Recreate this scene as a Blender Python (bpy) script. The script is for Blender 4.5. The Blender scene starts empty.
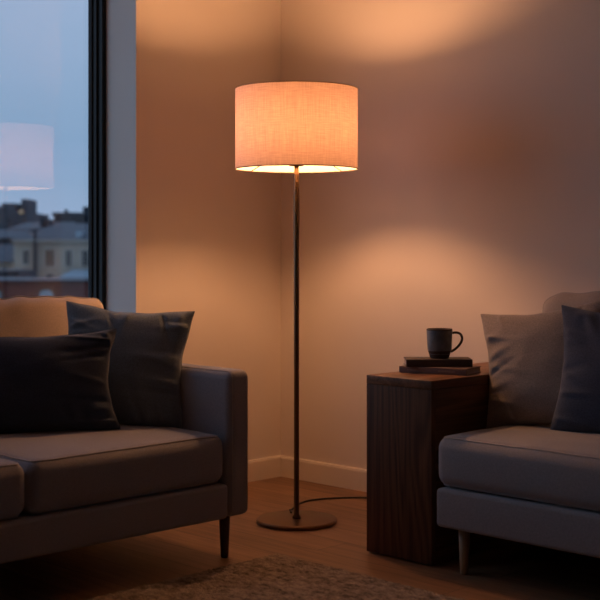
import bpy, bmesh, math, random
from mathutils import Vector, Matrix, noise, Euler

scene = bpy.context.scene
COL = scene.collection
PI = math.pi
S2 = math.sqrt(2.0)
random.seed(7)

# ------------------------------------------------------------------ frame of reference
# world: room corner at the origin, right wall on y = 0 (runs along +X), window wall on x = 0 (runs along -Y)
EYE = Vector((3.963, -3.844, 0.996))
FPX = 1250.0
RIGHT = Vector((1 / S2, 1 / S2, 0))
FWD = Vector((-1 / S2, 1 / S2, 0))


def at(px, py, depth):
    """point seen at a pixel of the photograph at a given distance"""
    return EYE + FWD * depth + RIGHT * ((px - 300) / FPX * depth) + Vector((0, 0, (250 - py) / FPX * depth))


# ------------------------------------------------------------------ object helpers
def link(o, parent=None):
    COL.objects.link(o)
    if parent is not None:
        o.parent = parent
    return o


def tag(o, label=None, cat=None, group=None, kind=None):
    if label: o['label'] = label
    if cat: o['category'] = cat
    if group: o['group'] = group
    if kind: o['kind'] = kind
    return o


def empty(name, loc=(0, 0, 0), rz=0.0):
    o = bpy.data.objects.new(name, None)
    o.location = loc
    o.rotation_euler = (0, 0, rz)
    o.empty_display_size = 0.05
    return link(o)


class MB:
    """collects shapes into one mesh"""

    def __init__(self):
        self.v, self.f, self.mi, self.sm = [], [], [], []

    def add(self, verts, faces, mi=0, smooth=False):
        b = len(self.v)
        self.v += [Vector(p) for p in verts]
        for f in faces:
            self.f.append([b + i for i in f])
            self.mi.append(mi)
            self.sm.append(smooth)
        return self

    def box(self, lo, hi, mi=0):
        x0, y0, z0 = lo
        x1, y1, z1 = hi
        vs = [(x0, y0, z0), (x1, y0, z0), (x1, y1, z0), (x0, y1, z0), (x0, y0, z1), (x1, y0, z1), (x1, y1, z1), (x0, y1, z1)]
        fs = [(0, 3, 2, 1), (4, 5, 6, 7), (0, 1, 5, 4), (1, 2, 6, 5), (2, 3, 7, 6), (3, 0, 4, 7)]
        return self.add(vs, fs, mi)

    def prism(self, pts, ext, mi=0):
        """closed outline (list of 3D points) pushed along the vector ext"""
        n = len(pts)
        ext = Vector(ext)
        vs = [Vector(p) for p in pts] + [Vector(p) + ext for p in pts]
        fs = [tuple(range(n))[::-1], tuple(range(n, 2 * n))]
        fs += [(i, (i + 1) % n, n + (i + 1) % n, n + i) for i in range(n)]
        return self.add(vs, fs, mi)

    def lathe(self, prof, n=64, mi=0, centre=(0, 0, 0), mis=None):
        c = Vector(centre)
        vs, fs = [], []
        idx = []
        for r, z in prof:
            if r < 1e-6:
                idx.append([len(vs)])
                vs.append(c + Vector((0, 0, z)))
            else:
                idx.append(list(range(len(vs), len(vs) + n)))
                for k in range(n):
                    a = 2 * PI * k / n
                    vs.append(c + Vector((r * math.cos(a), r * math.sin(a), z)))
        base = len(self.v)
        self.v += vs
        for j in range(len(prof) - 1):
            A, B = idx[j], idx[j + 1]
            m = mis[j] if mis else mi
            for k in range(n):
                k2 = (k + 1) % n
                if len(A) == 1 and len(B) == 1:
                    continue
                if len(A) == 1:
                    f = (A[0], B[k2], B[k])
                elif len(B) == 1:
                    f = (A[k], A[k2], B[0])
                else:
                    f = (A[k], A[k2], B[k2], B[k])
                self.f.append([base + i for i in f])
                self.mi.append(m)
                self.sm.append(True)
        return self

    def tube(self, pts, rad, n=8, closed=False, mi=0, sx=1.0):
        pts = [Vector(p) for p in pts]
        m = len(pts)
        rads = rad if isinstance(rad, (list, tuple)) else [rad] * m
        vs, fs = [], []
        up = None
        for i in range(m):
            a = pts[(i - 1) % m] if (closed or i > 0) else pts[i]
            b = pts[(i + 1) % m] if (closed or i < m - 1) else pts[i]
            t = (b - a).normalized()
            if up is None:
                up = Vector((0, 0, 1)) if abs(t.z) < 0.9 else Vector((1, 0, 0))
            side = t.cross(up).normalized()
            up = side.cross(t).normalized()
            for k in range(n):
                an = 2 * PI * k / n
                vs.append(pts[i] + side * (rads[i] * sx * math.cos(an)) + up * (rads[i] * math.sin(an)))
        for i in range(m if closed else m - 1):
            j = (i + 1) % m
            for k in range(n):
                k2 = (k + 1) % n
                fs.append((i * n + k, i * n + k2, j * n + k2, j * n + k))
        if not closed:
            fs.append(tuple(range(n)))
            fs.append(tuple(range((m - 1) * n, m * n))[::-1])
        return self.add(vs, fs, mi, True)

    def rbox(self, h, r, n=(10, 10, 6), centre=(0, 0, 0), fn=None, mi=0, rs=4):
        """box of half size h with rounded edges r, dense enough for fn to bend it"""
        c = Vector(centre)

        def axis(H, k):
            a = [-H + r - r * math.tan(PI / 4 * (1 - i / rs)) for i in range(rs)]
            inner = [(-H + r) + (2 * (H - r)) * i / k for i in range(k + 1)]
            return a + inner + [-q for q in a[::-1]]
        ax = [axis(h[i], n[i]) for i in range(3)]
        key, vs, fs = {}, [], []

        def vert(p):
            k = tuple(round(q * 20000) for q in p)
            if k not in key:
                inner = Vector([max(-(h[i] - r), min(h[i] - r, p[i])) for i in range(3)])
                d = Vector(p) - inner
                q = inner + d.normalized() * r if d.length > 1e-9 else Vector(p)
                if fn: q = fn(q)
                key[k] = len(vs)
                vs.append(c + q)
            return key[k]
        for d in range(3):
            u, w = (d + 1) % 3, (d + 2) % 3
            for s in (-1, 1):
                for i in range(len(ax[u]) - 1):
                    for j in range(len(ax[w]) - 1):
                        q = []
                        for (a, b) in ((i, j), (i + 1, j), (i + 1, j + 1), (i, j + 1)):
                            p = [0, 0, 0]
                            p[d] = s * h[d]; p[u] = ax[u][a]; p[w] = ax[w][b]
                            q.append(vert(p))
                        if s < 0: q = q[::-1]
                        if len(set(q)) >= 3: fs.append(tuple(q))
        return self.add(vs, fs, mi, True)

    def build(self, name, mats, parent=None, loc=None, rot=None, smooth_angle=None, bevel=None):
        me = bpy.data.meshes.new(name)
        me.from_pydata([tuple(p) for p in self.v], [], self.f)
        if not isinstance(mats, (list, tuple)): mats = [mats]
        for m in mats: me.materials.append(m)
        for p, mi, sm in zip(me.polygons, self.mi, self.sm):
            p.material_index = mi
            p.use_smooth = sm
        bm = bmesh.new(); bm.from_mesh(me)
        bmesh.ops.recalc_face_normals(bm, faces=bm.faces)
        if bevel:
            bmesh.ops.bevel(bm, geom=list(bm.edges), offset=bevel, segments=3, profile=0.5, affect='EDGES')
        bm.to_mesh(me); bm.free()
        if bevel:
            for p in me.polygons: p.use_smooth = True
            me.set_sharp_from_angle(angle=R(50))
        me.update()
        o = bpy.data.objects.new(name, me)
        if loc is not None: o.location = loc
        if rot is not None: o.rotation_euler = rot
        return link(o, parent)


def R(d):
    return math.radians(d)


def rbox_seam(h, r, ang, fn=None, rv=None, n=12, lift=0.0):
    """closed path round a rounded box (in its xy outline) at the angle ang on its edge rounding"""
    sg = 1 if ang >= 0 else -1
    z = sg * (h[2] - r) + (r + lift) * math.sin(ang)
    out = (r + lift) * math.cos(ang)
    pts = []
    cor = [(h[0] - r, h[1] - r, 0), (-(h[0] - r), h[1] - r, 90), (-(h[0] - r), -(h[1] - r), 180), (h[0] - r, -(h[1] - r), 270)]
    for ci, (cx, cy, a0) in enumerate(cor):
        for k in range(7):
            a = R(a0 + 90 * k / 6)
            pts.append(Vector((cx + out * math.cos(a), cy + out * math.sin(a), z)))
        nx = cor[(ci + 1) % 4]
        a = R(a0 + 90)
        p0 = pts[-1]
        p1 = Vector((nx[0] + out * math.cos(a), nx[1] + out * math.sin(a), z))
        for k in range(1, n):
            pts.append(p0.lerp(p1, k / n))
    return [fn(p) for p in pts] if fn else pts


# ------------------------------------------------------------------ materials
def mat(name, rgb=(.5, .5, .5), rough=.6, metal=0.0, sheen=0.0, spec=0.5):
    m = bpy.data.materials.new(name)
    m.use_nodes = True
    b = m.node_tree.nodes['Principled BSDF']
    b.inputs['Base Color'].default_value = (*rgb, 1)
    b.inputs['Roughness'].default_value = rough
    b.inputs['Metallic'].default_value = metal
    b.inputs['Sheen Weight'].default_value = sheen
    b.inputs['Sheen Roughness'].default_value = 0.5
    b.inputs['Specular IOR Level'].default_value = spec
    return m


def N(m, kind, **kw):
    n = m.node_tree.nodes.new(kind)
    for k, v in kw.items():
        if k in n.inputs.keys():
            n.inputs[k].default_value = v
        else:
            setattr(n, k, v)
    return n


def L(m, a, ao, b, bi):
    m.node_tree.links.new(a.outputs[ao], b.inputs[bi])


def BS(m):
    return m.node_tree.nodes['Principled BSDF']


def coords(m, scale=(1, 1, 1), rot=(0, 0, 0), kind='Object'):
    t = N(m, 'ShaderNodeTexCoord')
    mp = N(m, 'ShaderNodeMapping')
    mp.inputs['Scale'].default_value = scale
    mp.inputs['Rotation'].default_value = rot
    L(m, t, kind, mp, 'Vector')
    return mp


def ramp(m, stops):
    r = N(m, 'ShaderNodeValToRGB')
    e = r.color_ramp.elements
    while len(e) < len(stops): e.new(0.5)
    for k, (p, c) in enumerate(stops):
        e[k].position = p
        e[k].color = (*c, 1) if len(c) == 3 else c
    return r


def bump(m, src, out, strength=.3, dist=.002):
    b = N(m, 'ShaderNodeBump')
    b.inputs['Strength'].default_value = strength
    b.inputs['Distance'].default_value = dist
    L(m, src, out, b, 'Height')
    L(m, b, 'Normal', BS(m), 'Normal')
    return b


def fabric(name, rgb, var=.18, scale=260, sheen=.25, strength=.35):
    m = mat(name, rgb, rough=.92, sheen=sheen, spec=.2)
    mp = coords(m)
    n1 = N(m, 'ShaderNodeTexNoise'); n1.inputs['Scale'].default_value = scale; n1.inputs['Detail'].default_value = 3
    L(m, mp, 'Vector', n1, 'Vector')
    # woven threads: two stretched noises multiplied
    hi = tuple(min(1, c * (1 + var)) for c in rgb); lo = tuple(c * (1 - var) for c in rgb)
    r = ramp(m, [(.3, lo), (.7, hi)])
    L(m, n1, 'Fac', r, 'Fac')
    L(m, r, 'Color', BS(m), 'Base Color')
    vo = N(m, 'ShaderNodeTexVoronoi'); vo.inputs['Scale'].default_value = scale * 1.6
    L(m, mp, 'Vector', vo, 'Vector')
    bump(m, vo, 'Distance', strength, .0012)
    return m


def wood(name, dark, light, scale=1.0, axis='Z', rough=.5, ring=7.0):
    m = mat(name, light, rough=rough, spec=.35)
    sc = {'Z': (1, 1, .09), 'X': (.09, 1, 1), 'Y': (1, .09, 1)}[axis]
    mp = coords(m, tuple(s * scale for s in sc))
    n1 = N(m, 'ShaderNodeTexNoise'); n1.inputs['Scale'].default_value = 5; n1.inputs['Detail'].default_value = 2
    n1.inputs['Distortion'].default_value = .6
    L(m, mp, 'Vector', n1, 'Vector')
    mul = N(m, 'ShaderNodeMath', operation='MULTIPLY'); mul.inputs[1].default_value = ring * 9
    L(m, n1, 'Fac', mul, 0)
    sn = N(m, 'ShaderNodeMath', operation='SINE')
    L(m, mul, 0, sn, 0)
    mr = N(m, 'ShaderNodeMapRange'); mr.inputs['From Min'].default_value = -1
    L(m, sn, 0, mr, 'Value')
    # fine pores
    mp2 = coords(m, tuple((s if s == 1 else .03) * scale for s in sc))
    n2 = N(m, 'ShaderNodeTexNoise'); n2.inputs['Scale'].default_value = 160; n2.inputs['Detail'].default_value = 4
    L(m, mp2, 'Vector', n2, 'Vector')
    mx = N(m, 'ShaderNodeMix'); mx.inputs['Factor'].default_value = .72
    L(m, mr, 'Result', mx, 'A'); L(m, n2, 'Fac', mx, 'B')
    r = ramp(m, [(.15, dark), (.75, light)])
    L(m, mx, 'Result', r, 'Fac')
    L(m, r, 'Color', BS(m), 'Base Color')
    bump(m, mx, 'Result', .25, .0006)
    return m


M = {}
# wall paint, slightly mottled plaster
m = mat('wall_paint', (.74, .66, .58), rough=.85, spec=.2)
mp = coords(m); n = N(m, 'ShaderNodeTexNoise', Scale=1.3, Detail=4.0); L(m, mp, 'Vector', n, 'Vector')
r = ramp(m, [(.3, (.705, .63, .585)), (.7, (.765, .69, .64))]); L(m, n, 'Fac', r, 'Fac'); L(m, r, 'Color', BS(m), 'Base Color')
n = N(m, 'ShaderNodeTexNoise', Scale=220.0, Detail=2.0); L(m, mp, 'Vector', n, 'Vector'); bump(m, n, 'Fac', .12, .0008)
M['wall'] = m
m = mat('wall_paint_low_bounce', (.40, .36, .32), rough=.85, spec=.2)  # unseen walls darkened to cut the light bounced back into the room
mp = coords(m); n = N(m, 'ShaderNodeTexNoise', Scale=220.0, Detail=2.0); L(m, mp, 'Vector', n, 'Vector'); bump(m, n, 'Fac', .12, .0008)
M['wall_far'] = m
m = mat('ceiling_paint', (.78, .74, .69), rough=.9, spec=.2)
mp = coords(m); n = N(m, 'ShaderNodeTexNoise', Scale=150.0); L(m, mp, 'Vector', n, 'Vector'); bump(m, n, 'Fac', .1, .0008)
M['ceiling'] = m
m = mat('trim_paint', (.76, .68, .60), rough=.55, spec=.4)
mp = coords(m); n = N(m, 'ShaderNodeTexNoise', Scale=60.0); L(m, mp, 'Vector', n, 'Vector'); bump(m, n, 'Fac', .06, .0005)
M['trim'] = m

# plank floor, boards run along X
m = mat('oak_floor', (.2, .11, .06), rough=.42, spec=.4)
mp = coords(m)
br = N(m, 'ShaderNodeTexBrick'); br.offset = .37
br.inputs['Scale'].default_value = 1.0; br.inputs['Brick Width'].default_value = 1.7; br.inputs['Row Height'].default_value = .145
br.inputs['Mortar Size'].default_value = .0016; br.inputs['Mortar Smooth'].default_value = .1
br.inputs['Color1'].default_value = (.235, .13, .07, 1); br.inputs['Color2'].default_value = (.315, .178, .098, 1)
br.inputs['Mortar'].default_value = (.09, .045, .022, 1)
L(m, mp, 'Vector', br, 'Vector')
mg = coords(m, (1.1, 16, 1)); ng = N(m, 'ShaderNodeTexNoise', Scale=3.0, Detail=6.0, Distortion=.5); L(m, mg, 'Vector', ng, 'Vector')
rg = ramp(m, [(.3, (.66, .62, .58)), (.7, (1.15, 1.12, 1.1))]); L(m, ng, 'Fac', rg, 'Fac')
mx = N(m, 'ShaderNodeMix', data_type='RGBA', blend_type='MULTIPLY'); mx.inputs[0].default_value = 1.0
m.node_tree.links.new(br.outputs['Color'], mx.inputs[6]); m.node_tree.links.new(rg.outputs['Color'], mx.inputs[7])
m.node_tree.links.new(mx.outputs[2], BS(m).inputs['Base Color'])
bump(m, br, 'Fac', -.5, .0015)
M['floor'] = m

M['sofa'] = fabric('sofa_upholstery', (.30, .29, .32), var=.12)
M['back_cushion'] = fabric('back_cushion_cloth', (.62, .51, .44), var=.1)
M['back_cushion_r'] = fabric('back_cushion_taupe_cloth', (.38, .32, .29), var=.1)
M['sofa_r'] = fabric('sofa_upholstery_grey', (.30, .28, .285), var=.12)
M['seam'] = fabric('sofa_piping', (.44, .39, .37), var=.1, scale=500)
M['pillow_teal'] = fabric('blue_grey_pillow_cloth', (.15, .185, .225), var=.2)
M['pillow_black'] = fabric('charcoal_pillow_cloth', (.038, .052, .085), var=.2)
M['pillow_taupe'] = fabric('taupe_pillow_cloth', (.31, .26, .235), var=.2)
M['pillow_navy'] = fabric('navy_pillow_cloth', (.06, .075, .115), var=.25)
M['table'] = wood('walnut_upright', (.042, .017, .008), (.18, .076, .032), axis='Z', rough=.72, ring=9.0)
M['table_top'] = wood('walnut_top', (.07, .030, .014), (.23, .10, .045), axis='Y', rough=.42)
M['table_side'] = wood('walnut_long', (.042, .017, .008), (.18, .076, .032), axis='Y', rough=.5)
M['leg_dark'] = wood('dark_leg_wood', (.045, .020, .012), (.10, .045, .026), axis='Z', rough=.45)
M['leg_light'] = wood('oak_leg_wood', (.32, .20, .11), (.50, .32, .19), axis='Z', rough=.45)
M['bronze'] = mat('bronze', (.155, .09, .05), rough=.28, metal=.85)
m = M['bronze']; mp = coords(m, (1, 1, 1)); n = N(m, 'ShaderNodeTexNoise', Scale=400.0); L(m, mp, 'Vector', n, 'Vector'); bump(m, n, 'Fac', .05, .0003)
M['rim'] = mat('dark_rim', (.07, .035, .02), rough=.5, metal=.3)
M['black'] = mat('black_window_metal', (.008, .009, .011), rough=.5, spec=.3)
m = M['black']; mp = coords(m); n = N(m, 'ShaderNodeTexNoise', Scale=300.0); L(m, mp, 'Vector', n, 'Vector'); bump(m, n, 'Fac', .05, .0003)
M['gasket'] = mat('window_gasket', (.015, .016, .018), rough=.9)
M['cable'] = mat('black_cable', (.012, .010, .009), rough=.5)
M['socket'] = mat('socket_metal', (.5, .36, .2), rough=.4, metal=.6)

# lampshade linen, lets the light of the bulb through
m = bpy.data.materials.new('lampshade_linen'); m.use_nodes = True
nt = m.node_tree; nt.nodes.remove(BS(m)); out = nt.nodes['Material Output']
mp = coords(m)
sep = N(m, 'ShaderNodeSeparateXYZ'); L(m, mp, 'Vector', sep, 'Vector')
at2 = N(m, 'ShaderNodeMath', operation='ARCTAN2'); L(m, sep, 'Y', at2, 0); L(m, sep, 'X', at2, 1)
cb1 = N(m, 'ShaderNodeCombineXYZ')
ma = N(m, 'ShaderNodeMath', operation='MULTIPLY'); ma.inputs[1].default_value = 60; L(m, at2, 0, ma, 0); L(m, ma, 0, cb1, 'X')
mz = N(m, 'ShaderNodeMath', operation='MULTIPLY'); mz.inputs[1].default_value = 9; L(m, sep, 'Z', mz, 0); L(m, mz, 0, cb1, 'Y')
w1 = N(m, 'ShaderNodeTexNoise', Scale=1.0, Detail=3.0, Roughness=.65); L(m, cb1, 'Vector', w1, 'Vector')
cb2 = N(m, 'ShaderNodeCombineXYZ')
mb_ = N(m, 'ShaderNodeMath', operation='MULTIPLY'); mb_.inputs[1].default_value = 4; L(m, at2, 0, mb_, 0); L(m, mb_, 0, cb2, 'X')
mz2 = N(m, 'ShaderNodeMath', operation='MULTIPLY'); mz2.inputs[1].default_value = 300; L(m, sep, 'Z', mz2, 0); L(m, mz2, 0, cb2, 'Y')
w2 = N(m, 'ShaderNodeTexNoise', Scale=1.0, Detail=3.0, Roughness=.65); L(m, cb2, 'Vector', w2, 'Vector')
ad = N(m, 'ShaderNodeMath', operation='ADD'); L(m, w1, 'Fac', ad, 0); L(m, w2, 'Fac', ad, 1)
rr = N(m, 'ShaderNodeMapRange'); rr.inputs['From Min'].default_value = .72; rr.inputs['From Max'].default_value = 1.28
L(m, ad, 0, rr, 'Value')
rt = ramp(m, [(0, (.20, .126, .104)), (1, (.325, .218, .168))]); L(m, rr, 'Result', rt, 'Fac')
rd = ramp(m, [(0, (.40, .32, .33)), (1, (.60, .49, .51))]); L(m, rr, 'Result', rd, 'Fac')
tr = N(m, 'ShaderNodeBsdfTranslucent'); L(m, rt, 'Color', tr, 'Color')
df = N(m, 'ShaderNodeBsdfDiffuse'); 
mx = N(m, 'ShaderNodeMixShader'); mx.inputs[0].default_value = .72
ge = N(m, 'ShaderNodeNewGeometry'); lin = N(m, 'ShaderNodeMix', data_type='RGBA')
L(m, ge, 'Backfacing', lin, 0); m.node_tree.links.new(rd.outputs['Color'], lin.inputs[6]); lin.inputs[7].default_value = (.74, .69, .60, 1)
m.node_tree.links.new(lin.outputs[2], df.inputs['Color'])
L(m, tr, 0, mx, 1); L(m, df, 0, mx, 2); L(m, mx, 0, out, 'Surface')
M['shade'] = m
SHADE_MIX = mx

# the bulb gives the light of the room
BULB = 460.0
m = bpy.data.materials.new('warm_bulb'); m.use_nodes = True
nt = m.node_tree; nt.nodes.remove(BS(m)); out = nt.nodes['Material Output']
em = N(m, 'ShaderNodeEmission'); em.inputs['Color'].default_value = (1.0, .47, .20, 1); em.inputs['Strength'].default_value = BULB
L(m, em, 0, out, 'Surface')
M['bulb'] = m

# window glass: clear with a doubled reflection (two panes)
m = bpy.data.materials.new('window_glass'); m.use_nodes = True
nt = m.node_tree; nt.nodes.remove(BS(m)); out = nt.nodes['Material Output']
fr = N(m, 'ShaderNodeFresnel'); 
gg = N(m, 'ShaderNodeNewGeometry'); mi_ = N(m, 'ShaderNodeMapRange'); mi_.inputs['To Min'].default_value = 1.52; mi_.inputs['To Max'].default_value = 1 / 1.52
L(m, gg, 'Backfacing', mi_, 'Value'); L(m, mi_, 'Result', fr, 'IOR')
mu = N(m, 'ShaderNodeMath', operation='MULTIPLY'); mu.inputs[1].default_value = 1.35; mu.use_clamp = True; L(m, fr, 0, mu, 0)
tp = N(m, 'ShaderNodeBsdfTransparent'); tp.inputs['Color'].default_value = (.96, .975, .985, 1)
gl = N(m, 'ShaderNodeBsdfGlossy'); gl.inputs['Roughness'].default_value = 0.0; gl.inputs['Color'].default_value = (1, 1, 1, 1)
mx = N(m, 'ShaderNodeMixShader'); L(m, mu, 0, mx, 0); L(m, tp, 0, mx, 1); L(m, gl, 0, mx, 2); L(m, mx, 0, out, 'Surface')
M['glass'] = m

# ------------------------------------------------------------------ the room
RX, RY, RZ = 5.4, -5.4, 2.72
WY0, WY1, WZ0, WZ1 = -3.7, -.80, .42, 2.50      # opening in the window wall
WT = .30                                         # wall thickness


def struct(o):
    return tag(o, kind='structure')


struct(MB().box((-WT, RY - .2, -.2), (RX + .2, .2, 0)).build('floor', M['floor']))
struct(MB().box((-WT, RY - .2, RZ), (RX + .2, .2, RZ + .2)).build('ceiling', M['ceiling']))
b = MB()
ys = [RY, WY0, WY1, 0.0]; zs = [0.0, WZ0, WZ1, RZ]
# one wall with a hole: grid of faces front/back + reveals
def wall_with_hole():
    b = MB()
    for X, flip in ((0.0, 0), (-WT, 1)):
        for i in range(3):
            for j in range(3):
                if i == 1 and j == 1: continue
                q = [(X, ys[i], zs[j]), (X, ys[i + 1], zs[j]), (X, ys[i + 1], zs[j + 1]), (X, ys[i], zs[j + 1])]
                b.add(q if not flip else q[::-1], [(0, 1, 2, 3)])
    for (y0, z0, y1, z1) in ((WY0, WZ0, WY1, WZ0), (WY1, WZ0, WY1, WZ1), (WY1, WZ1, WY0, WZ1), (WY0, WZ1, WY0, WZ0),
                             (RY, 0, 0, 0), (0, 0, 0, RZ), (0, RZ, RY, RZ), (RY, RZ, RY, 0)):
        b.add([(0, y0, z0), (0, y1, z1), (-WT, y1, z1), (-WT, y0, z0)], [(0, 1, 2, 3)])
    # weld
    key, nv, mp_ = {}, [], []
    for v in b.v:
        k = tuple(round(c, 5) for c in v)
        if k not in key: key[k] = len(nv); nv.append(v)
        mp_.append(key[k])
    b.v = nv; b.f = [[mp_[i] for i in f] for f in b.f]
    return b
struct(wall_with_hole().build('wall_left', M['wall']))
struct(MB().box((0, 0, 0), (RX, .2, RZ)).build('wall_right', M['wall']))
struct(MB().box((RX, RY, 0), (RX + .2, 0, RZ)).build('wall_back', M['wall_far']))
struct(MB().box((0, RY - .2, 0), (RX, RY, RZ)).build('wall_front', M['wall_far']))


def skirting(name, a, bb, inward, mitre=0.0):
    a, bb, inw = Vector(a), Vector(bb), Vector(inward)
    prof = [(0, 0), (.016, 0), (.016, .080), (.013, .088), (.004, .090), (0, .090)]
    pts = [a + inw * d + Vector((0, 0, z)) for d, z in prof]
    o = MB().prism(pts, bb - a).build(name, M['trim'])
    return struct(o)


skirting('baseboard_left', (0, -.016, 0), (0, RY + .016, 0), (1, 0, 0))
skirting('baseboard_right', (0, 0, 0), (RX, 0, 0), (0, -1, 0))
skirting('baseboard_back', (RX, -.016, 0), (RX, RY + .016, 0), (-1, 0, 0))
skirting('baseboard_front', (0, RY, 0), (RX, RY, 0), (0, 1, 0))

# window: black metal frame set deep in the opening, one large pane
wz = WZ1 - WZ0


def ring(b, x0, x1, t0, t1, mi=0):
    """rectangular ring between insets t0 (outer) and t1 (inner), local coords of the window"""
    o = [(-wy + t0, t0), (wy - t0, t0), (wy - t0, wz - t0), (-wy + t0, wz - t0)]
    i = [(-wy + t1, t1), (wy - t1, t1), (wy - t1, wz - t1), (-wy + t1, wz - t1)]
    vs = [(x0, y, z) for y, z in o] + [(x0, y, z) for y, z in i] + [(x1, y, z) for y, z in o] + [(x1, y, z) for y, z in i]
    fs = []
    for k in range(4):
        k2 = (k + 1) % 4
        fs += [(k, k2, 4 + k2, 4 + k), (8 + k, 12 + k, 12 + k2, 8 + k2), (4 + k, 4 + k2, 12 + k2, 12 + k), (k, 8 + k, 8 + k2, k2)]
    b.add(vs, fs, mi)


def make_window(name, loc, rz):
    win = tag(empty(name, loc, rz), kind='structure')
    b = MB(); ring(b, -.05, .040, 0, .020)
    b.build('window_frame', M['black'], win, bevel=.0015)
    b = MB(); ring(b, -.045, .012, .0203, .029)
    b.build('sash', M['black'], win, bevel=.0015)
    b = MB(); ring(b, -.034, -.012, .0293, .035)
    b.build('gasket', M['gasket'], win)
    MB().box((-.026, -wy + .032, .032), (-.020, wy - .032, wz - .032)).build('pane', M['glass'], win)


wy = (WY1 - WY0) / 2
make_window('window_1', (-.238, (WY0 + WY1) / 2, WZ0), 0)

# ------------------------------------------------------------------ sofas
def crown(h, top=.022, side=.006, wr=0.0, seed=0):
    def fn(p):
        u, v, w = p.x / h[0], p.y / h[1], p.z / h[2]
        f = max(0, 1 - u ** 4) * max(0, 1 - v ** 4)
        q = p.copy()
        if w > 0: q.z += top * f * w
        bulge = side * (1 - w * w)
        q.x += bulge * (1 - v ** 4) * u
        q.y += bulge * (1 - u ** 4) * v * .4
        if wr:
            nn = noise.noise(Vector((p.x * 9 + seed, p.y * 9, p.z * 6)))
            q.z += wr * nn * (1 if w > 0 else 0)
        return q
    return fn


def seat_cushion(parent, loc, h, m, seam):
    fn = crown(h, top=.012, side=.008, wr=.003, seed=loc[1])
    o = MB().rbox(h, .038, (24, 24, 5), fn=fn, rs=5).build('seat_cushion', m, parent, loc)
    for a in (R(58), R(-58)):
        MB().tube(rbox_seam(h, .038, a, fn, n=24, lift=.0006), .0026, 6, True).build('piping', seam, o)
    return o


def back_cushion(parent, loc, h, lean, m, seam, seed):
    # local: x thickness, y width, z height
    def fn(p):
        u, v, w = p.x / h[0], p.y / h[1], p.z / h[2]
        q = p.copy()
        q.x += .020 * u * (1 - v ** 4) * (1 - w ** 4)
        q.z += .012 * (1 - v ** 2) * w - .010 * abs(v) ** 6 * max(0, w)
        edge = max(0, (w - .55) / .45)
        fold = math.sin(p.y * 58 + 3 * noise.noise(Vector((p.y * 3, seed, 0))) + p.x * 25)
        amp = .0085 * edge * (noise.noise(Vector((p.y * 5, p.x * 4, seed + 4))) + .45)
        q.z += amp * fold
        q.x += amp * fold * u * .9 + .003 * noise.noise(Vector((p.y * 7 + seed, p.z * 7, 2))) * u
        return q
    o = MB().rbox(h, .038, (6, 60, 30), fn=fn, rs=6).build('back_cushion', m, parent, loc, (0, lean, 0))
    # seam loop runs round the outline seen from the front (y-z)
    pts = []
    r = .038
    cor = [(h[1] - r, h[2] - r, 0), (-(h[1] - r), h[2] - r, 90), (-(h[1] - r), -(h[2] - r), 180), (h[1] - r, -(h[2] - r), 270)]
    a = R(20)
    out, x = (r + .0008) * math.cos(a), h[0] - r + (r + .0008) * math.sin(a)
    for ci, (cy, cz, a0) in enumerate(cor):
        for k in range(7):
            an = R(a0 + 15 * k)
            pts.append(Vector((x, cy + out * math.cos(an), cz + out * math.sin(an))))
        nx = cor[(ci + 1) % 4]; an = R(a0 + 90)
        p0 = pts[-1]; p1 = Vector((x, nx[0] + out * math.cos(an), nx[1] + out * math.sin(an)))
        for k in range(1, 40): pts.append(p0.lerp(p1, k / 40))
    MB().tube([fn(p) for p in pts], .0028, 6, True).build('piping', seam, o)
    return o


def leg(parent, loc, hgt, rt, rb, m):
    MB().lathe([(0, 0), (rb * .85, 0), (rb, .004), (rt, hgt), (0, hgt)], 24).build('leg', m, parent, loc)


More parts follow.
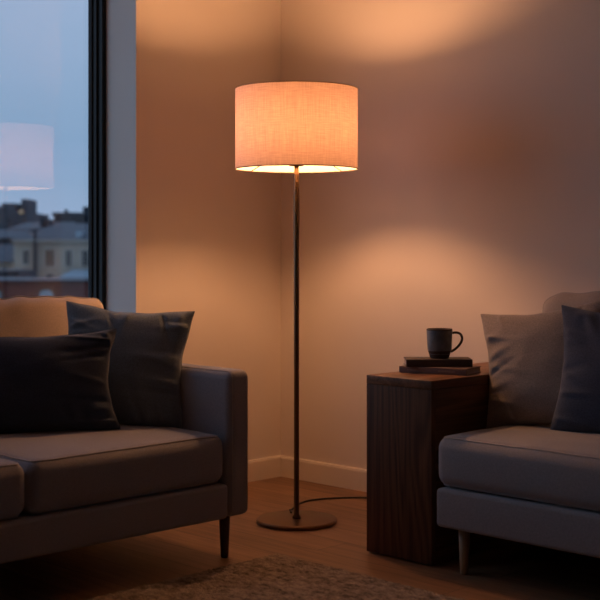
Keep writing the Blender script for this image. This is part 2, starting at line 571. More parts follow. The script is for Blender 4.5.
# each sofa is modelled facing +x with its back along x = 0; y runs along the seat
def make_sofa(name, label, loc, rz, length, depth, m, cush, seam, legm, arms, seed, leg_in=(.045, .075), backtop=.83, bcx=.232, levels=(.135, .246, .249)):
    s = tag(empty(name, loc, rz), label, 'sofa')
    aw = .094
    base0, base1, seat0 = levels
    y0 = aw if arms[0] else 0.0
    y1 = length - aw if arms[1] else length
    # base rail
    bx = (.02, depth)
    g = .001
    h = ((bx[1] - bx[0]) / 2, (y1 - y0) / 2 - g, (base1 - base0) / 2)
    MB().rbox(h, .014, (4, 8, 2), rs=3).build('base_rail', m, s, ((bx[0] + bx[1]) / 2, (y0 + y1) / 2, (base0 + base1) / 2))
    # back frame
    bh = (.040, (y1 - y0) / 2 - g, (.62 - seat0) / 2)
    MB().rbox(bh, .022, (3, 8, 4), rs=4).build('back_frame', m, s, (.061, (y0 + y1) / 2, (seat0 + .62) / 2))
    for k, on in enumerate(arms):
        if not on: continue
        yc = aw / 2 if k == 0 else length - aw / 2
        ah = (depth / 2 + .001, aw / 2, (.605 - base0) / 2)

        def afn(p, ah=ah):
            q = p.copy()
            u, v, w = p.x / ah[0], p.y / ah[1], p.z / ah[2]
            q.z += .004 * max(0, w) * (1 - v * v)
            q.y += .003 * v * (1 - u ** 6) * (1 - w ** 6)
            return q
        arm = MB().rbox(ah, .028, (10, 4, 8), fn=afn, rs=6).build('armrest', m, s, (depth / 2 + .001, yc, (base0 + .605) / 2))
        # seams: vertical loop just behind the rounded front edges on both sides of the arm
        for sgn in (-1, 1):
            hh = ah; r = .028; a = R(28)
            out = (r + .0003) * math.cos(a); yy = sgn * (hh[1] - r + (r + .0003) * math.sin(a))
            pts = []
            for (cx, cz, a0) in ((hh[0] - r, hh[2] - r, 0), (-(hh[0] - r), hh[2] - r, 90), (-(hh[0] - r), -(hh[2] - r), 180), (hh[0] - r, -(hh[2] - r), 270)):
                for q in range(5):
                    an = R(a0 + 90 * q / 4)
                    pts.append(Vector((cx + out * math.cos(an), yy, cz + out * math.sin(an))))
            MB().tube([afn(p) for p in pts], .0014, 6, True).build('seam', seam, arm)
    n = 2
    cw = (y1 - y0) / n
    for k in range(n):
        yc = y0 + cw * (k + .5)
        x0 = .115; x1 = depth + .004
        o0 = .012 if (k == 0 and not arms[0]) else 0
        h = ((x1 - x0) / 2 - .008, cw / 2 - .002 + o0 / 2, .077)
        seat_cushion(s, ((x0 + x1) / 2 - .004, yc - o0 / 2, seat0 + .0775), h, m, seam)
        hb = (.060, cw / 2 - .006, (backtop - .425) / 2)
        back_cushion(s, (bcx, yc, .418 + hb[2]), hb, R(-6), cush, seam, seed + k * 3.1)
    for (x, y) in ((depth - leg_in[0], leg_in[1]), (depth - leg_in[0], length - leg_in[1]), (.09, leg_in[1]), (.09, length - leg_in[1])):
        leg(s, (x, y, 0), base0 + .001, .0185, .0125, legm)
    return s


sl = 1.664
left_sofa = make_sofa('sofa', 'grey-brown upholstered sofa with armrests under the window', (.05, -1.077 - sl, 0), 0, sl, .92,
                      M['sofa'], M['back_cushion'], M['seam'], M['leg_dark'], (1, 1), 1.0)
# right sofa faces -y: rotate -90 deg; its +y runs to world +x
right_sofa = make_sofa('sofa', 'slate grey sofa whose open end without armrest adjoins the wooden side table', (1.528, -.035, 0), R(-90), 1.70, .785,
                       M['sofa_r'], M['back_cushion_r'], M['seam'], M['leg_light'], (0, 1), 5.0, leg_in=(.05, .075), backtop=.852, bcx=.190, levels=(.142, .262, .265))


# ------------------------------------------------------------------ throw pillows
def make_pillow(name, label, w, h, t, m, bottom_mid, width_dir, lean, roll, seed, sag=.05, group=None):
    """bottom_mid: where the middle of the lower edge rests; width_dir: world direction of its width; lean back in degrees"""
    b = MB()
    n = 72
    rnd = random.Random(seed)
    folds = []
    for _ in range(24):
        # creases radiating inward from the edges / corners
        e = rnd.choice('LRTBLR')
        s = rnd.uniform(-.85, .85)
        folds.append((e, s, rnd.uniform(.022, .06), rnd.uniform(.35, 1.0), rnd.uniform(-.9, .9), rnd.uniform(.5, 1) * rnd.choice((-1, 1, 1))))

    def P(u, v, side):
        pin = .115
        pz = .115 if v > 0 else .02
        x = w / 2 * u * (1 - pin * (1 - v * v) ** 1.2)
        z = h / 2 * v * (1 - pz * abs(v) ** 2 * (1 - u * u) ** 1.2)
        # ragged edge from gathered seams
        x += .0007 * abs(u) ** 8 * math.sin(v * 11 + seed) + .004 * abs(u) ** 8 * noise.noise(Vector((v * 2.4, seed, u * 3)))
        z += (.005 if v > 0 else .001) * abs(v) ** 8 * noise.noise(Vector((u * 2.4, seed * 2, v * 3)))
        prof = max(0.0, (1 - u ** 2) * (1 - v ** 2))
        th = t / 2 * (prof ** .46)
        th *= 1 + .12 * (-v)                     # filling settles
        # wrinkles
        wr = 0
        for (e, s, wd, ln, sl_, am) in folds:
            if e == 'L': a, c = (u + 1), v
            elif e == 'R': a, c = (1 - u), v
            elif e == 'T': a, c = (1 - v), u
            else: a, c = (v + 1), u
            d = (c - s - sl_ * a * .5)
            wr += am * math.exp(-(d / (wd * (1 + a))) ** 2) * math.exp(-(a / ln) ** 2 * 3) * min(1, a * 9)
        wr *= .0105
        wr += .0035 * noise.noise(Vector((u * 2.6 + seed, v * 2.6, side * 3.0))) * prof ** .3
        y = -side * max(0.0008, th + wr * (1 if prof > 0 else 0) * min(1, prof * 30))
        # whole pillow slumps a little
        y += sag * ((v * v) * .35) * .4
        return Vector((x, y, z))
    idx = {}
    vs, fs = [], []
    ts = [math.sin(PI / 2 * (-1 + 2 * i / n)) for i in range(n + 1)]
    for side in (1, -1):
        for i in range(n + 1):
            for j in range(n + 1):
                edge = i in (0, n) or j in (0, n)
                k = (i, j, 0 if edge else side)
                if k in idx: continue
                p = P(ts[i], ts[j], side)
                if edge:
                    p.y = sag * (ts[j] ** 2 * .35) * .4
                idx[k] = len(vs); vs.append(p)
    g = lambda i, j, s: idx[(i, j, 0 if (i in (0, n) or j in (0, n)) else s)]
    for side in (1, -1):
        for i in range(n):
            for j in range(n):
                q = (g(i, j, side), g(i + 1, j, side), g(i + 1, j + 1, side), g(i, j + 1, side))
                fs.append(q if side > 0 else q[::-1])
    b.add(vs, fs, 0, True)
    seam = [vs[g(i, 0, 1)] for i in range(n)] + [vs[g(n, j, 1)] for j in range(n)] + [vs[g(i, n, 1)] for i in range(n, 0, -1)] + [vs[g(0, j, 1)] for j in range(n, 0, -1)]
    wd = Vector((width_dir[0], width_dir[1], 0)).normalized()
    nrm = Vector((wd.y, -wd.x, 0))            # faces the room (local -y)
    # basis: x = width, y = away from viewer, z = up
    rot = Matrix((wd, -nrm, Vector((0, 0, 1)))).transposed().to_4x4()
    rot = rot @ Matrix.Rotation(R(-lean), 4, 'X') @ Matrix.Rotation(R(roll), 4, 'Y')
    o = b.build(name, m)
    low = rot @ Vector((0, 0, -h / 2))
    o.matrix_world = Matrix.Translation(Vector(bottom_mid) - low) @ rot
    MB().tube(seam, .0016, 5, True).build('seam', m, o)
    if label: tag(o, label, 'pillow', group)
    return o


# blue-grey pillow standing in the corner of the left sofa
PZ = .417


def between(ax, ay, dirx, diry, w):
    d = Vector((dirx, diry, 0)).normalized()
    return Vector((ax, ay, PZ)) + d * (w / 2)


make_pillow('throw_pillow', 'square blue-grey pillow leaning in the corner by the armrest of the left sofa', .435, .400, .12, M['pillow_teal'],
            between(.755, -1.185, -.707, -.707, .435), (.707, .707), 12, 4.5, 3)
# dark lumbar pillow in front of it
make_pillow('lumbar_pillow', 'wide charcoal lumbar pillow lying on the left sofa before the square one', .56, .325, .11, M['pillow_black'],
            between(.708, -1.409, -.55, -.835, .56), (.55, .835), 14, -1, 11)
# taupe pillow at the open end of the right sofa, navy one overlapping it
make_pillow('throw_pillow', 'square taupe pillow beside the wooden side table on the right sofa', .43, .388, .11, M['pillow_taupe'],
            between(1.484, -.500, .975, .22, .43) + Vector((0, 0, .020)), (.975, .22), 13, -8.5, 23)
make_pillow('throw_pillow', 'navy blue pillow overlapping the taupe one on the right sofa', .45, .402, .11, M['pillow_navy'],
            between(1.738, -.512, .97, .25, .45) + Vector((0, 0, .008)), (.97, .25), 14, 1, 31)

# ------------------------------------------------------------------ side table
tx0, tx1, ty0, ty1, tz = 1.206, 1.481, -.778, -.03, .585
tb = tag(empty('side_table', ((tx0 + tx1) / 2, (ty0 + ty1) / 2, 0)), 'dark brown wooden block side table holding books and a mug', 'side table')
hx, hy = (tx1 - tx0) / 2, (ty1 - ty0) / 2
MB().box((-hx, -hy, .556), (hx, hy, tz)).build('table_top', M['table_top'], tb, bevel=.002)
MB().box((-hx + .0005, -hy + .0005, .005), (hx - .0005, -hy + .022, .5555)).build('end_panel', M['table'], tb, bevel=.0012)
MB().box((-hx + .0005, hy - .022, .005), (hx - .0005, hy - .0005, .5555)).build('end_panel', M['table'], tb, bevel=.0012)
MB().box((-hx + .0005, -hy + .0222, .005), (-hx + .0215, hy - .0222, .5555)).build('side_panel', M['table_side'], tb, bevel=.0012)
MB().box((hx - .0215, -hy + .0222, .005), (hx - .0005, hy - .0222, .5555)).build('side_panel', M['table_side'], tb, bevel=.0012)
MB().box((-hx + .022, -hy + .023, 0), (hx - .022, hy - .023, .02)).build('plinth', M['rim'], tb)

# ------------------------------------------------------------------ books
PAGE = mat('book_pages', (.42, .33, .27), rough=.9)
m = PAGE; mp = coords(m, (1, 1, 1)); n = N(m, 'ShaderNodeTexWave'); n.bands_direction = 'Z'; n.inputs['Scale'].default_value = 330
L(m, mp, 'Vector', n, 'Vector'); r = ramp(m, [(.2, (.30, .23, .19)), (.8, (.46, .37, .31))]); L(m, n, 'Fac', r, 'Fac'); L(m, r, 'Color', BS(m), 'Base Color')


def cover_mat(name, rgb):
    m = mat(name, rgb, rough=.55, spec=.4)
    mp = coords(m); n = N(m, 'ShaderNodeTexNoise', Scale=300.0); L(m, mp, 'Vector', n, 'Vector'); bump(m, n, 'Fac', .1, .0004)
    return m


INK = mat('spine_lettering', (.30, .22, .18), rough=.6)


def book(label, w, d, t, loc, rz, cov, line=None):
    """spine on local -y"""
    o = tag(empty('book', loc, rz), label, 'book', None)
    c = .0025
    b = MB()
    b.prism([(-w / 2, -d / 2, 0), (-w / 2, d / 2, 0), (-w / 2, d / 2, c), (-w / 2, -d / 2 + .004, c), (-w / 2, -d / 2 + .004, t - c),
             (-w / 2, d / 2, t - c), (-w / 2, d / 2, t), (-w / 2, -d / 2, t)], (w, 0, 0))
    b.build('cover', cov, o, bevel=.0006)
    MB().box((-w / 2 + .003, -d / 2 + .0045, c + .0001), (w / 2 - .003, d / 2 - .003, t - c - .0001)).build('pages', PAGE, o)
    if line:
        for name, part in line:
            b = MB()
            for (x0, x1, z0, z1) in part:
                b.box((x0, -d / 2 - .0004, z0), (x1, -d / 2 + .0005, z1))
            b.build(name, INK, o)
    return o


fl = lambda v: math.atan2(v.y, v.x)
# bottom book: spine from (399,373.5) to (467,375.5)
A = at(399, 372.3, 4.20); B = at(466.5, 375.7, 4.085)
dv = (B - A); rz = math.atan2(dv.y, dv.x)
nrm = Vector((-math.sin(rz), math.cos(rz), 0))
mid = (A + B) / 2 + nrm * .070
line = [('author_lettering', [(-.09 + .005 * i, -.09 + .005 * i + .003, .008, .0125) for i in range(7)]), ('title_lettering', [(.02 + .005 * i, .02 + .005 * i + .0033, .0075, .013) for i in range(12)])]
book('wider book with a brown cover lying flat, lower of the two', .240, .140, .021, (mid.x, mid.y, tz), rz,
     cover_mat('book_cover_brown', (.21, .13, .105)), line)
A = at(406.2, 367, 4.165); B = at(472.6, 367, 4.165)
dv = (B - A); rz = math.atan2(dv.y, dv.x)
nrm = Vector((-math.sin(rz), math.cos(rz), 0))
mid = (A + B) / 2 + nrm * .055
line = [(-.078 + .0062 * i, -.078 + .0062 * i + .0038, .009, .016) for i in range(10)]
tbk = book('dark charcoal hardback directly under the mug, upper of the two', .221, .110, .0245, (mid.x, mid.y, tz + .0212), rz,
           cover_mat('book_cover_dark', (.075, .052, .045)), None)

# ------------------------------------------------------------------ mug
mz = tz + .0212 + .0247
mp_ = at(439.5, 356, 4.225)
GL = mat('blue_grey_glaze', (.085, .085, .095), rough=.42, spec=.5)
m = GL; mp = coords(m); n = N(m, 'ShaderNodeTexNoise', Scale=38.0, Detail=5.0); L(m, mp, 'Vector', n, 'Vector')
r = ramp(m, [(.35, (.10, .115, .13)), (.7, (.19, .20, .21))]); L(m, n, 'Fac', r, 'Fac'); L(m, r, 'Color', BS(m), 'Base Color')
CL = mat('bare_brown_clay', (.045, .026, .019), rough=.7)
m = CL; mp = coords(m); n = N(m, 'ShaderNodeTexNoise', Scale=300.0); L(m, mp, 'Vector', n, 'Vector'); bump(m, n, 'Fac', .2, .0005)
mug = tag(empty('coffee_mug', (mp_.x, mp_.y, mz), R(45)), 'blue-grey stoneware mug with bare dark base on the books', 'mug')
prof = [(0, .002), (.028, .002), (.030, 0), (.0325, .003), (.0388, .0245), (.0392, .0255), (.0405, .030), (.0422, .055), (.0438, .094), (.0437, .0975), (.0425, .0990),
        (.0410, .0975), (.0400, .094), (.0385, .04), (.036, .014), (.030, .008), (0, .007)]
mis = [1, 1, 1, 1, 1, 0, 0, 0, 1, 1, 1, 1, 0, 0, 0, 0]
MB().lathe(prof, 72, mis=mis).build('mug_body', [GL, CL], mug)
hp = []
for k in range(21):
    a = R(100 - 215 * k / 20)
    hp.append((.0435 + .0235 + .0 + .0265 * math.cos(a), 0, .058 + .028 * math.sin(a)))
hp = [(.040, 0, .084)] + [(.052, 0, .0865), (.062, 0, .086), (.0705, 0, .0815), (.0755, 0, .073), (.0765, 0, .064), (.074, 0, .055), (.068, 0, .045), (.060, 0, .036), (.051, 0, .0285), (.0385, 0, .0215)]
# smooth the handle path
def smooth(pts, it=2):
    pts = [Vector(p) for p in pts]
    for _ in range(it):
        q = [pts[0]]
        for i in range(len(pts) - 1):
            q += [pts[i].lerp(pts[i + 1], .25), pts[i].lerp(pts[i + 1], .75)]
        q.append(pts[-1]); pts = q
    return pts
MB().tube(smooth(hp), .0042, 12, sx=1.5).build('handle', CL, mug)

# ------------------------------------------------------------------ floor lamp
LX, LY = .7225, -.6215
lamp = tag(empty('floor_lamp', (LX, LY, 0)), 'bronze floor lamp with lit drum shade in the corner of the room', 'floor lamp')
MB().lathe([(0, 0), (.140, 0), (.146, .003), (.147, .010), (.1445, .0145), (.139, .016), (.02, .017), (0, .017)], 96).build('base_plate', M['bronze'], lamp)
MB().lathe([(0, .0165), (.016, .0165), (.0155, .022), (.0098, .030), (.0096, .5), (.0104, .9), (.0116, 1.1), (.0112, 1.18), (.0088, 1.27), (.0082, 1.335), (0, 1.335)], 32).build('pole', M['bronze'], lamp)
ZB, ZT, RS = 1.292, 1.583, .2235
# shade: open drum with real thickness
b = MB()
n = 128
prof = [(RS - .0006, ZB), (RS, ZB + .001), (RS, ZT - .001), (RS - .0006, ZT), (RS - .0012, ZT - .001), (RS - .0012, ZB + .001), (RS - .0006, ZB)]
b.lathe([(RS, ZB + .0005)] + [(RS, ZB + (ZT - ZB) * k / 8) for k in range(1, 8)] + [(RS, ZT - .0005)], n)
shade = b.build('lamp_shade', M['shade'], lamp)
# rims (wire rolled into the hem)
for z in (ZB, ZT):
    MB().tube([(RS * math.cos(2 * PI * k / 128), RS * math.sin(2 * PI * k / 128), z) for k in range(128)], .0020 if z == ZB else .0013, 8, True).build('rim', M['rim'], shade)
# holder: disc, spider struts, socket and bulb
MB().lathe([(0, 1.303), (.026, 1.303), (.027, 1.305), (.026, 1.308), (0, 1.308)], 40).build('holder_disc', M['bronze'], lamp)
for da in (50, -50, 130, -130):
    a = R(135 + da)
    p0 = Vector((.020 * math.cos(a), .020 * math.sin(a), 1.3785)); p1 = Vector(((RS - .001) * math.cos(a), (RS - .001) * math.sin(a), ZB + .001))
    MB().tube([p0, p1], .0018, 8).build('strut', M['rim'], lamp)
MB().lathe([(0, 1.335), (.0135, 1.335), (.016, 1.340), (.018, 1.368), (.024, 1.378), (.024, 1.382), (.014, 1.382), (.0, 1.382)], 32).build('socket', M['socket'], lamp)
MB().lathe([(0, 1.3825), (.013, 1.3825), (.015, 1.395), (.023, 1.415), (.029, 1.44), (.030, 1.463), (.027, 1.482), (.018, 1.493), (0, 1.497)], 32).build('bulb', M['bulb'], lamp)
# cable over the floor to the wall behind the side table
cp = [Vector((LX, LY, 0)) + Vector((-.06, .09, .019)), at(290.5, 512, 4.66), at(296, 505.5, 4.86), at(305, 502, 4.94), at(316, 500.3, 4.975), at(333, 499, 5.0), at(350, 498.4, 5.01), at(367, 498.6, 5.01), at(392, 500.5, 4.97), Vector((1.13, -.10, 0)), Vector((1.15, -.03, 0))]
cp = [Vector((p.x, p.y, .0036)) for p in cp]
c0 = Vector((LX, LY, 0))
cp = smooth([c0 + FWD * .08 - RIGHT * .020 + Vector((0, 0, .018)), c0 + FWD * .135 - RIGHT * .026 + Vector((0, 0, .021)), c0 + FWD * .17 - RIGHT * .022 + Vector((0, 0, .008))] + cp[2:], 3)
cb = MB().tube([p - Vector((LX, LY, 0)) for p in cp], .0034, 8).build('power_cord', M['cable'], lamp)

# ------------------------------------------------------------------ rug
RG = mat('rug_wool', (.16, .12, .095), rough=.98, spec=.1)
m = RG; mp = coords(m)
n1 = N(m, 'ShaderNodeTexNoise', Scale=34.0, Detail=4.0, Roughness=.7); mpp = coords(m, (.8, 1.3, 1)); L(m, mpp, 'Vector', n1, 'Vector')
r = ramp(m, [(.35, (.12, .092, .072)), (.5, (.26, .205, .165)), (.68, (.41, .33, .265))]); L(m, n1, 'Fac', r, 'Fac'); L(m, r, 'Color', BS(m), 'Base Color')
vo = N(m, 'ShaderNodeTexVoronoi', Scale=150.0); L(m, mp, 'Vector', vo, 'Vector'); bump(m, vo, 'Distance', .9, .004)
rx0, rx1, ry0, ry1 = 1.03, 3.35, -3.05, -1.015
nx, ny = 400, 350
b = MB(); vs = []; fs = []
for i in range(nx + 1):
    for j in range(ny + 1):
        x = rx0 + (rx1 - rx0) * i / nx; y = ry0 + (ry1 - ry0) * j / ny
        e = min(i, nx - i, j, ny - j)
        z = .010 + .006 * noise.noise(Vector((x * 60, y * 90, 0))) + .003 * noise.noise(Vector((x * 160, y * 170, 3)))
        z = max(z, .004)
        if e == 0: z = .0004
        elif e == 1: z *= .8
        if e < 3: x += .002 * noise.noise(Vector((y * 60, 3, x * 60))); y += .002 * noise.noise(Vector((x * 60, 7, y * 60)))
        vs.append(Vector((x - rx0, y - ry1, z)))
for i in range(nx):
    for j in range(ny):
        a = i * (ny + 1) + j
        fs.append((a, a + ny + 1, a + ny + 2, a + 1))
b.add(vs, fs, 0, True)
rug = b.build('rug', RG, None, (rx0, ry1, 0))
tag(rug, 'brown mottled woven rug lying on the floorboards in the foreground', 'rug')


# ------------------------------------------------------------------ the city behind the window
def ext_mat(name, rgb, rough=.85, sc=.6, var=.12):
    m = mat(name, rgb, rough=rough, spec=.3)
    mp = coords(m); n = N(m, 'ShaderNodeTexNoise', Scale=sc, Detail=5.0); L(m, mp, 'Vector', n, 'Vector')
    r = ramp(m, [(.3, tuple(c * (1 - var) for c in rgb)), (.7, tuple(min(1, c * (1 + var)) for c in rgb))])
    L(m, n, 'Fac', r, 'Fac'); L(m, r, 'Color', BS(m), 'Base Color')
    return m


E = dict(pale=ext_mat('pale_render', (.50, .44, .36)), slate=ext_mat('slate_roof', (.05, .06, .075), .5), dark=ext_mat('dark_render', (.045, .055, .07)),
         pane=mat('dark_window_pane', (.015, .02, .03), rough=.2), zinc=ext_mat('zinc_roof', (.30, .40, .47), .35),
         grey=ext_mat('grey_render', (.085, .10, .12)), ground=ext_mat('street_asphalt', (.06, .06, .065)), curtain=ext_mat('brown_blind', (.14, .085, .06)),
         frame=ext_mat('pale_surround', (.52, .48, .42)), leaf=ext_mat('tree_leaves', (.04, .055, .04)))
m = mat('red_brick', (.25, .09, .07), rough=.9)
mp = coords(m, (1, 1, 1)); br = N(m, 'ShaderNodeTexBrick'); br.inputs['Scale'].default_value = 4
br.inputs['Color1'].default_value = (.15, .045, .038, 1); br.inputs['Color2'].default_value = (.19, .06, .05, 1); br.inputs['Mortar'].default_value = (.09, .06, .05, 1)
mrot = coords(m, (1, 1, 1), (R(90), 0, 0)); L(m, mrot, 'Vector', br, 'Vector'); L(m, br, 'Color', BS(m), 'Base Color')
E['brick'] = m
GZ = -16.0


def bld(name, label, px0, px1, depth, thick, cat='building'):
    """an Empty on the ground; local x = image right, local y = away. returns (empty, f) with f mapping pixels to local x,z on the facade"""
    c = at((px0 + px1) / 2, 250, depth)
    o = tag(empty(name, (c.x, c.y, GZ), R(45)), label, cat)
    pc = (px0 + px1) / 2
    X = lambda px: (px - pc) / FPX * depth
    Z = lambda py: EYE.z - GZ + (250 - py) / FPX * depth
    return o, X, Z


def windows(o, X, Z, rects, glassm, framem, depth, y=0.0, arch=False):
    for (a, b_, t, bt) in rects:
        x0, x1, z0, z1 = X(a), X(b_), Z(bt), Z(t)
        fw = .07 * depth / 100 * 1.6
        b = MB()
        pts_o = [(x0 - fw, z0 - fw), (x1 + fw, z0 - fw), (x1 + fw, z1 + fw), (x0 - fw, z1 + fw)]
        b.box((x0 - fw, y - .10, z0 - fw), (x0, y + .05, z1 + fw)); b.box((x1, y - .10, z0 - fw), (x1 + fw, y + .05, z1 + fw))
        b.box((x0 - fw, y - .10, z1), (x1 + fw, y + .05, z1 + fw)); b.box((x0 - fw, y - .16, z0 - fw), (x1 + fw, y + .05, z0))
        b.box(((x0 + x1) / 2 - .03, y - .07, z0), ((x0 + x1) / 2 + .03, y + .05, z1))
        f = b.build('window', framem, o)
        MB().box((x0, y - .05, z0), (x1, y - .01, z1)).build('pane', glassm, f)


# pale rendered house with slate roof
o, X, Z = bld('townhouse', 'pale rendered townhouse with slate hipped roof and dark windows', 14, 150, 105, 12)
MB().box((X(14), 0, 0), (X(150), 12, Z(242))).build('wall', E['pale'], o)
MB().box((X(13), -.5, Z(242)), (X(151), 12.4, Z(239.5))).build('cornice', E['frame'], o)
b = MB()
x0, x1, zr, zt_ = X(12.5), X(151.5), Z(239.5), Z(222)
b.add([(x0, -.6, zr), (x1, -.6, zr), (x1, 12.6, zr), (x0, 12.6, zr), (x0 + 2.6, 6, zt_), (x1 - 2.6, 6, zt_)],
      [(0, 1, 5, 4), (1, 2, 5), (2, 3, 4, 5), (3, 0, 4), (3, 2, 1, 0)])
b.build('roof', E['slate'], o)
rects = [(23.2, 29, 250.5, 264), (46, 54, 250, 266), (66, 71.5, 250.5, 266), (82, 88.5, 250.5, 266), (98, 104, 250.5, 266), (116, 122, 250.5, 266), (134, 140, 250.5, 266)]
windows(o, X, Z, rects[:1] + rects[2:], E['pane'], E['frame'], 105)
windows(o, X, Z, rects[1:2], E['curtain'], E['frame'], 105)
windows(o, X, Z, [(24, 28.5, 274, 284), (47, 53, 274, 286)], E['pane'], E['frame'], 105)
MB().box((X(34.6), -.5, Z(290)), (X(37.2), -.05, Z(229))).build('chimney_flue', E['dark'], o)
MB().box((X(76), -.1, Z(238)), (X(81), 2.5, Z(231))).build('roof_hatch', E['zinc'], o)
# low annex with zinc roof in front of it
o, X, Z = bld('annex', 'low annex with pale blue sheet metal roof before the pale townhouse', 55, 140, 98, 5)
b = MB()
b.add([(X(55), 0, Z(279)), (X(140), 0, Z(279)), (X(140), 5.5, Z(270.5)), (X(60), 5.5, Z(270.5)), (X(55), 0, Z(280)), (X(140), 0, Z(280)), (X(140), 5.5, Z(280)), (X(60), 5.5, Z(280))],
      [(0, 1, 2, 3), (7, 6, 5, 4), (0, 4, 5, 1), (1, 5, 6, 2), (2, 6, 7, 3), (3, 7, 4, 0)])
b.build('roof', E['zinc'], o)
MB().box((X(56), .3, 0), (X(139), 5, Z(280))).build('wall', E['grey'], o)
# brick building
o, X, Z = bld('brick_warehouse', 'red brick building with arched windows nearest the window', -120, 130, 80, 8)
MB().box((X(-120), 0, 0), (X(130), 8, Z(281.5))).build('wall', E['brick'], o)
MB().box((X(-121), -.3, Z(281.5)), (X(131), 8.3, Z(280))).build('parapet', E['slate'], o)


def arched(o, X, Z, a, b_, t, bt, gm, fm, y=0.0):
    x0, x1, z0, z1 = X(a), X(b_), Z(bt), Z(t)
    r = (x1 - x0) / 2; cx = (x0 + x1) / 2

    def outline(e, yy):
        pts = [(x0 - e, yy, z0 - e), (x1 + e, yy, z0 - e)]
        for k in range(11):
            an = PI * k / 10
            pts.append((cx + (r + e) * math.cos(an), yy, z1 - r * .6 + (r * .6 + e) * math.sin(an)))
        return pts
    f = MB().prism(outline(.16, y - .08), (0, .12, 0)).build('window', fm, o)
    MB().prism(outline(0, y - .12), (0, .035, 0)).build('pane', gm, f)


for a in (-100, -58, -12, 40, 92):
    arched(o, X, Z, a, a + 13, 290, 303, E['zinc'], E['curtain'])
# left low house with dark roof
o, X, Z = bld('terraced_house', 'low house with dark blue roof left of the pale townhouse', -90, 12, 112, 9)
MB().box((X(-90), 0, 0), (X(12), 9, Z(262))).build('wall', E['pale'], o)
b = MB(); x0, x1 = X(-92), X(13)
b.add([(x0, -.5, Z(262)), (x1, -.5, Z(262)), (x1, 9.5, Z(262)), (x0, 9.5, Z(262)), (x0, 4.5, Z(244)), (x1 - .8, 4.5, Z(244))], [(0, 1, 5, 4), (1, 2, 5), (2, 3, 4, 5), (3, 0, 4), (3, 2, 1, 0)])
b.build('roof', E['slate'], o)
windows(o, X, Z, [(-70, -64, 266, 277), (-45, -39, 266, 277), (-20, -14, 266, 277), (2, 7, 266, 277)], E['pane'], E['frame'], 112)
o, X, Z = bld('garage', 'grey flat roofed outbuilding below the dark blue roof', -60, 20, 92, 6)
MB().box((X(-60), 0, 0), (X(19), 6, Z(273))).build('wall', E['grey'], o)
MB().box((X(-61), -.2, Z(273)), (X(20), 6.2, Z(270.5))).build('roof', E['slate'], o)
# dark blocks on the skyline
o, X, Z = bld('apartment_block', 'dark flat topped block on the skyline behind the townhouse', 54, 130, 150, 14)
MB().box((X(54), 0, 0), (X(130), 14, Z(216.5))).build('wall', E['dark'], o)
MB().box((X(53), -.5, Z(216.5)), (X(131), 14.5, Z(212.5))).build('parapet', E['dark'], o)
MB().box((X(80), 2, Z(214)), (X(98), 9, Z(206))).build('stair_tower', E['dark'], o)
MB().box((X(58), 4, Z(214)), (X(60.5), 5, Z(208.5))).build('chimney', E['dark'], o)
windows(o, X, Z, [(60, 63, 219, 225), (69, 72, 219, 225), (77, 80, 219, 225), (101, 104, 219, 225)], E['pane'], E['grey'], 150)
o, X, Z = bld('tower_block', 'dark grey tower on the skyline with one small lamp', -60, 27, 160, 14)
MB().box((X(-60), 0, 0), (X(27), 14, Z(212))).build('wall', E['grey'], o)
MB().box((X(-2), 2, Z(212.5)), (X(12), 9, Z(202.5))).build('stair_tower', E['grey'], o)
MB().box((X(16), 3, Z(212.5)), (X(22), 9, Z(198))).build('chimney', E['grey'], o)
MB().box((X(-40), 3, Z(212.5)), (X(-15), 9, Z(204))).build('stair_tower', E['grey'], o)
windows(o, X, Z, [(-50, -47, 217, 223), (-35, -32, 217, 223), (-20, -17, 217, 223), (-5, -2, 217, 223), (7, 10, 217, 223), (7, 10, 228, 234), (17, 20, 228, 234)], E['pane'], E['grey'], 160)
m = bpy.data.materials.new('lamp_glow'); m.use_nodes = True; BS(m).inputs['Base Color'].default_value = (.12, .10, .08, 1); BS(m).inputs['Emission Color'].default_value = (1, .78, .5, 1); BS(m).inputs['Emission Strength'].default_value = .15
b = MB(); b.lathe([(0, -.34), (.2, -.28), (.34, 0), (.2, .28), (0, .34)], 16, centre=(X(22), -.45, Z(212)))
b.build('wall_lamp', m, o)
o, X, Z = bld('rooftop_row', 'mid grey row of roofs between the tower and the block', 10, 70, 135, 12)
MB().box((X(8), 0, 0), (X(72), 12, Z(229))).build('wall', E['grey'], o)
b = MB(); x0, x1 = X(7), X(73)
b.add([(x0, -.4, Z(229)), (x1, -.4, Z(229)), (x1, 12.4, Z(229)), (x0, 12.4, Z(229)), (x0 + 1, 6, Z(221)), (x1 - 1, 6, Z(221))], [(0, 1, 5, 4), (1, 2, 5), (2, 3, 4, 5), (3, 0, 4), (3, 2, 1, 0)])
b.build('roof', E['slate'], o)
MB().box((X(38), 1, Z(226)), (X(42), 3, Z(217))).build('chimney', E['dark'], o)
MB().box((X(46), 1, Z(226)), (X(48.5), 3, Z(219))).build('chimney', E['dark'], o)
o, X, Z = bld('gabled_house', 'dark gabled house below the tower at the left window edge', -30, 22, 124, 8)
MB().box((X(-30), 0, 0), (X(21), 8, Z(238))).build('wall', E['dark'], o)
b = MB(); x0, x1 = X(-32), X(23)
b.add([(x0, -.4, Z(238)), (x1, -.4, Z(238)), (x1, 8.4, Z(238)), (x0, 8.4, Z(238)), (x0, 4, Z(229)), (x1, 4, Z(229))], [(0, 1, 5, 4), (1, 2, 5), (2, 3, 4, 5), (3, 0, 4), (3, 2, 1, 0)])
b.build('roof', E['slate'], o)
windows(o, X, Z, [(-20, -15, 240, 247), (-5, 0, 240, 247), (8, 13, 240, 246)], E['pane'], E['grey'], 124)
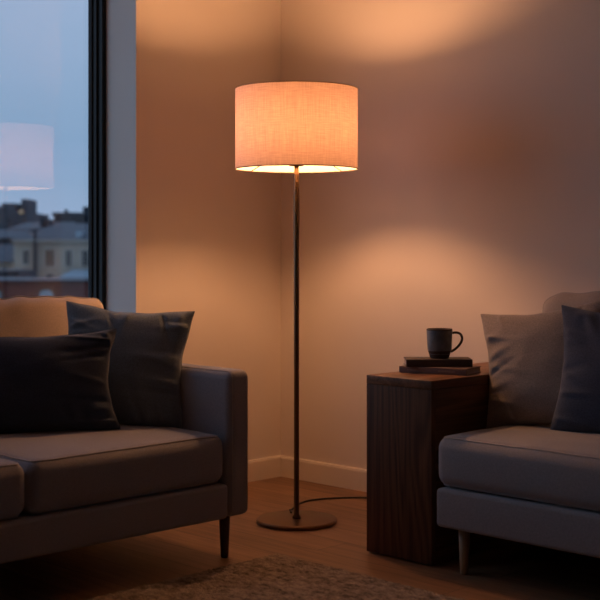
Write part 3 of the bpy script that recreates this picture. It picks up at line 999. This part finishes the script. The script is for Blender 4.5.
# street level
b = MB(); c = at(0, 250, 110)
b.box((c.x - 160, c.y - 160, GZ - .5), (-14, c.y + 160, GZ))
struct(b.build('ground', E['ground']))

# ------------------------------------------------------------------ sky at dusk
w = bpy.data.worlds.new('dusk'); scene.world = w; w.use_nodes = True
nt = w.node_tree; bg = nt.nodes['Background']
tc = nt.nodes.new('ShaderNodeTexCoord'); mpn = nt.nodes.new('ShaderNodeMapping'); mpn.inputs['Scale'].default_value = (1.6, 1.6, 7)
nt.links.new(tc.outputs['Generated'], mpn.inputs['Vector'])
nz = nt.nodes.new('ShaderNodeTexNoise'); nz.inputs['Scale'].default_value = 2.0; nz.inputs['Detail'].default_value = 4; nz.inputs['Roughness'].default_value = .5
nt.links.new(mpn.outputs['Vector'], nz.inputs['Vector'])
sp = nt.nodes.new('ShaderNodeSeparateXYZ'); nt.links.new(tc.outputs['Generated'], sp.inputs['Vector'])
cr = nt.nodes.new('ShaderNodeValToRGB'); e = cr.color_ramp.elements
e[0].position = 0.0; e[0].color = (.20, .31, .46, 1); e[1].position = 1.0; e[1].color = (.12, .20, .36, 1)
for p, c in ((.03, (.22, .33, .47, 1)), (.07, (.19, .31, .47, 1)), (.12, (.23, .34, .50, 1)), (.20, (.28, .38, .54, 1)), (.4, (.22, .33, .52, 1))):
    q = e.new(p); q.color = c
nt.links.new(sp.outputs['Z'], cr.inputs['Fac'])
cl = nt.nodes.new('ShaderNodeValToRGB'); cl.color_ramp.elements[0].position = .35; cl.color_ramp.elements[0].color = (0, 0, 0, 1)
cl.color_ramp.elements[1].position = .7; cl.color_ramp.elements[1].color = (1, 1, 1, 1)
nt.links.new(nz.outputs['Fac'], cl.inputs['Fac'])
mxn = nt.nodes.new('ShaderNodeMix'); mxn.data_type = 'RGBA'
ml = nt.nodes.new('ShaderNodeMath'); ml.operation = 'MULTIPLY'; ml.inputs[1].default_value = .55
nt.links.new(cl.outputs['Color'], ml.inputs[0]); nt.links.new(ml.outputs[0], mxn.inputs[0])
nt.links.new(cr.outputs['Color'], mxn.inputs[6]); mxn.inputs[7].default_value = (.30, .38, .56, 1)
mg_ = nt.nodes.new('ShaderNodeMapRange'); mg_.inputs['From Min'].default_value = 0.0; mg_.inputs['From Max'].default_value = -.9
nt.links.new(sp.outputs['Y'], mg_.inputs['Value'])
mw = nt.nodes.new('ShaderNodeMix'); mw.data_type = 'RGBA'; mw.inputs[7].default_value = (.235, .31, .42, 1)
nt.links.new(mg_.outputs['Result'], mw.inputs[0]); nt.links.new(mxn.outputs[2], mw.inputs[6])
nt.links.new(mw.outputs[2], bg.inputs['Color'])
# added fill: out-of-view sky towards -X -Y brightened to light the window jamb
ms = nt.nodes.new('ShaderNodeMapRange'); ms.inputs['From Min'].default_value = .35; ms.inputs['From Max'].default_value = 1.0
ms.inputs['To Min'].default_value = 1.3; ms.inputs['To Max'].default_value = 3.3
dt = nt.nodes.new('ShaderNodeVectorMath'); dt.operation = 'DOT_PRODUCT'; dt.inputs[1].default_value = (-.75, -.66, 0)
nt.links.new(tc.outputs['Generated'], dt.inputs[0])
nt.links.new(dt.outputs['Value'], ms.inputs['Value']); nt.links.new(ms.outputs['Result'], bg.inputs['Strength'])

# ------------------------------------------------------------------ camera
cam = bpy.data.cameras.new('camera')
co = bpy.data.objects.new('camera', cam); COL.objects.link(co)
co.location = EYE
co.rotation_euler = (R(90), 0, R(45))
cam.sensor_width = 36; cam.lens = FPX / 600 * 36
cam.shift_y = -50 / 600
cam.clip_end = 600
cam.dof.use_dof = True; cam.dof.focus_distance = 4.45; cam.dof.aperture_fstop = 4.0
scene.camera = co

vs_ = scene.view_settings
vs_.view_transform = 'Standard'; vs_.look = 'None'; vs_.gamma = 1.0; vs_.use_curve_mapping = False
vs_.exposure = 0.0
cy = scene.cycles
cy.use_denoising = True
cy.max_bounces = 10; cy.diffuse_bounces = 6; cy.transparent_max_bounces = 12
cy.sample_clamp_indirect = 4.0
cy.caustics_reflective = False
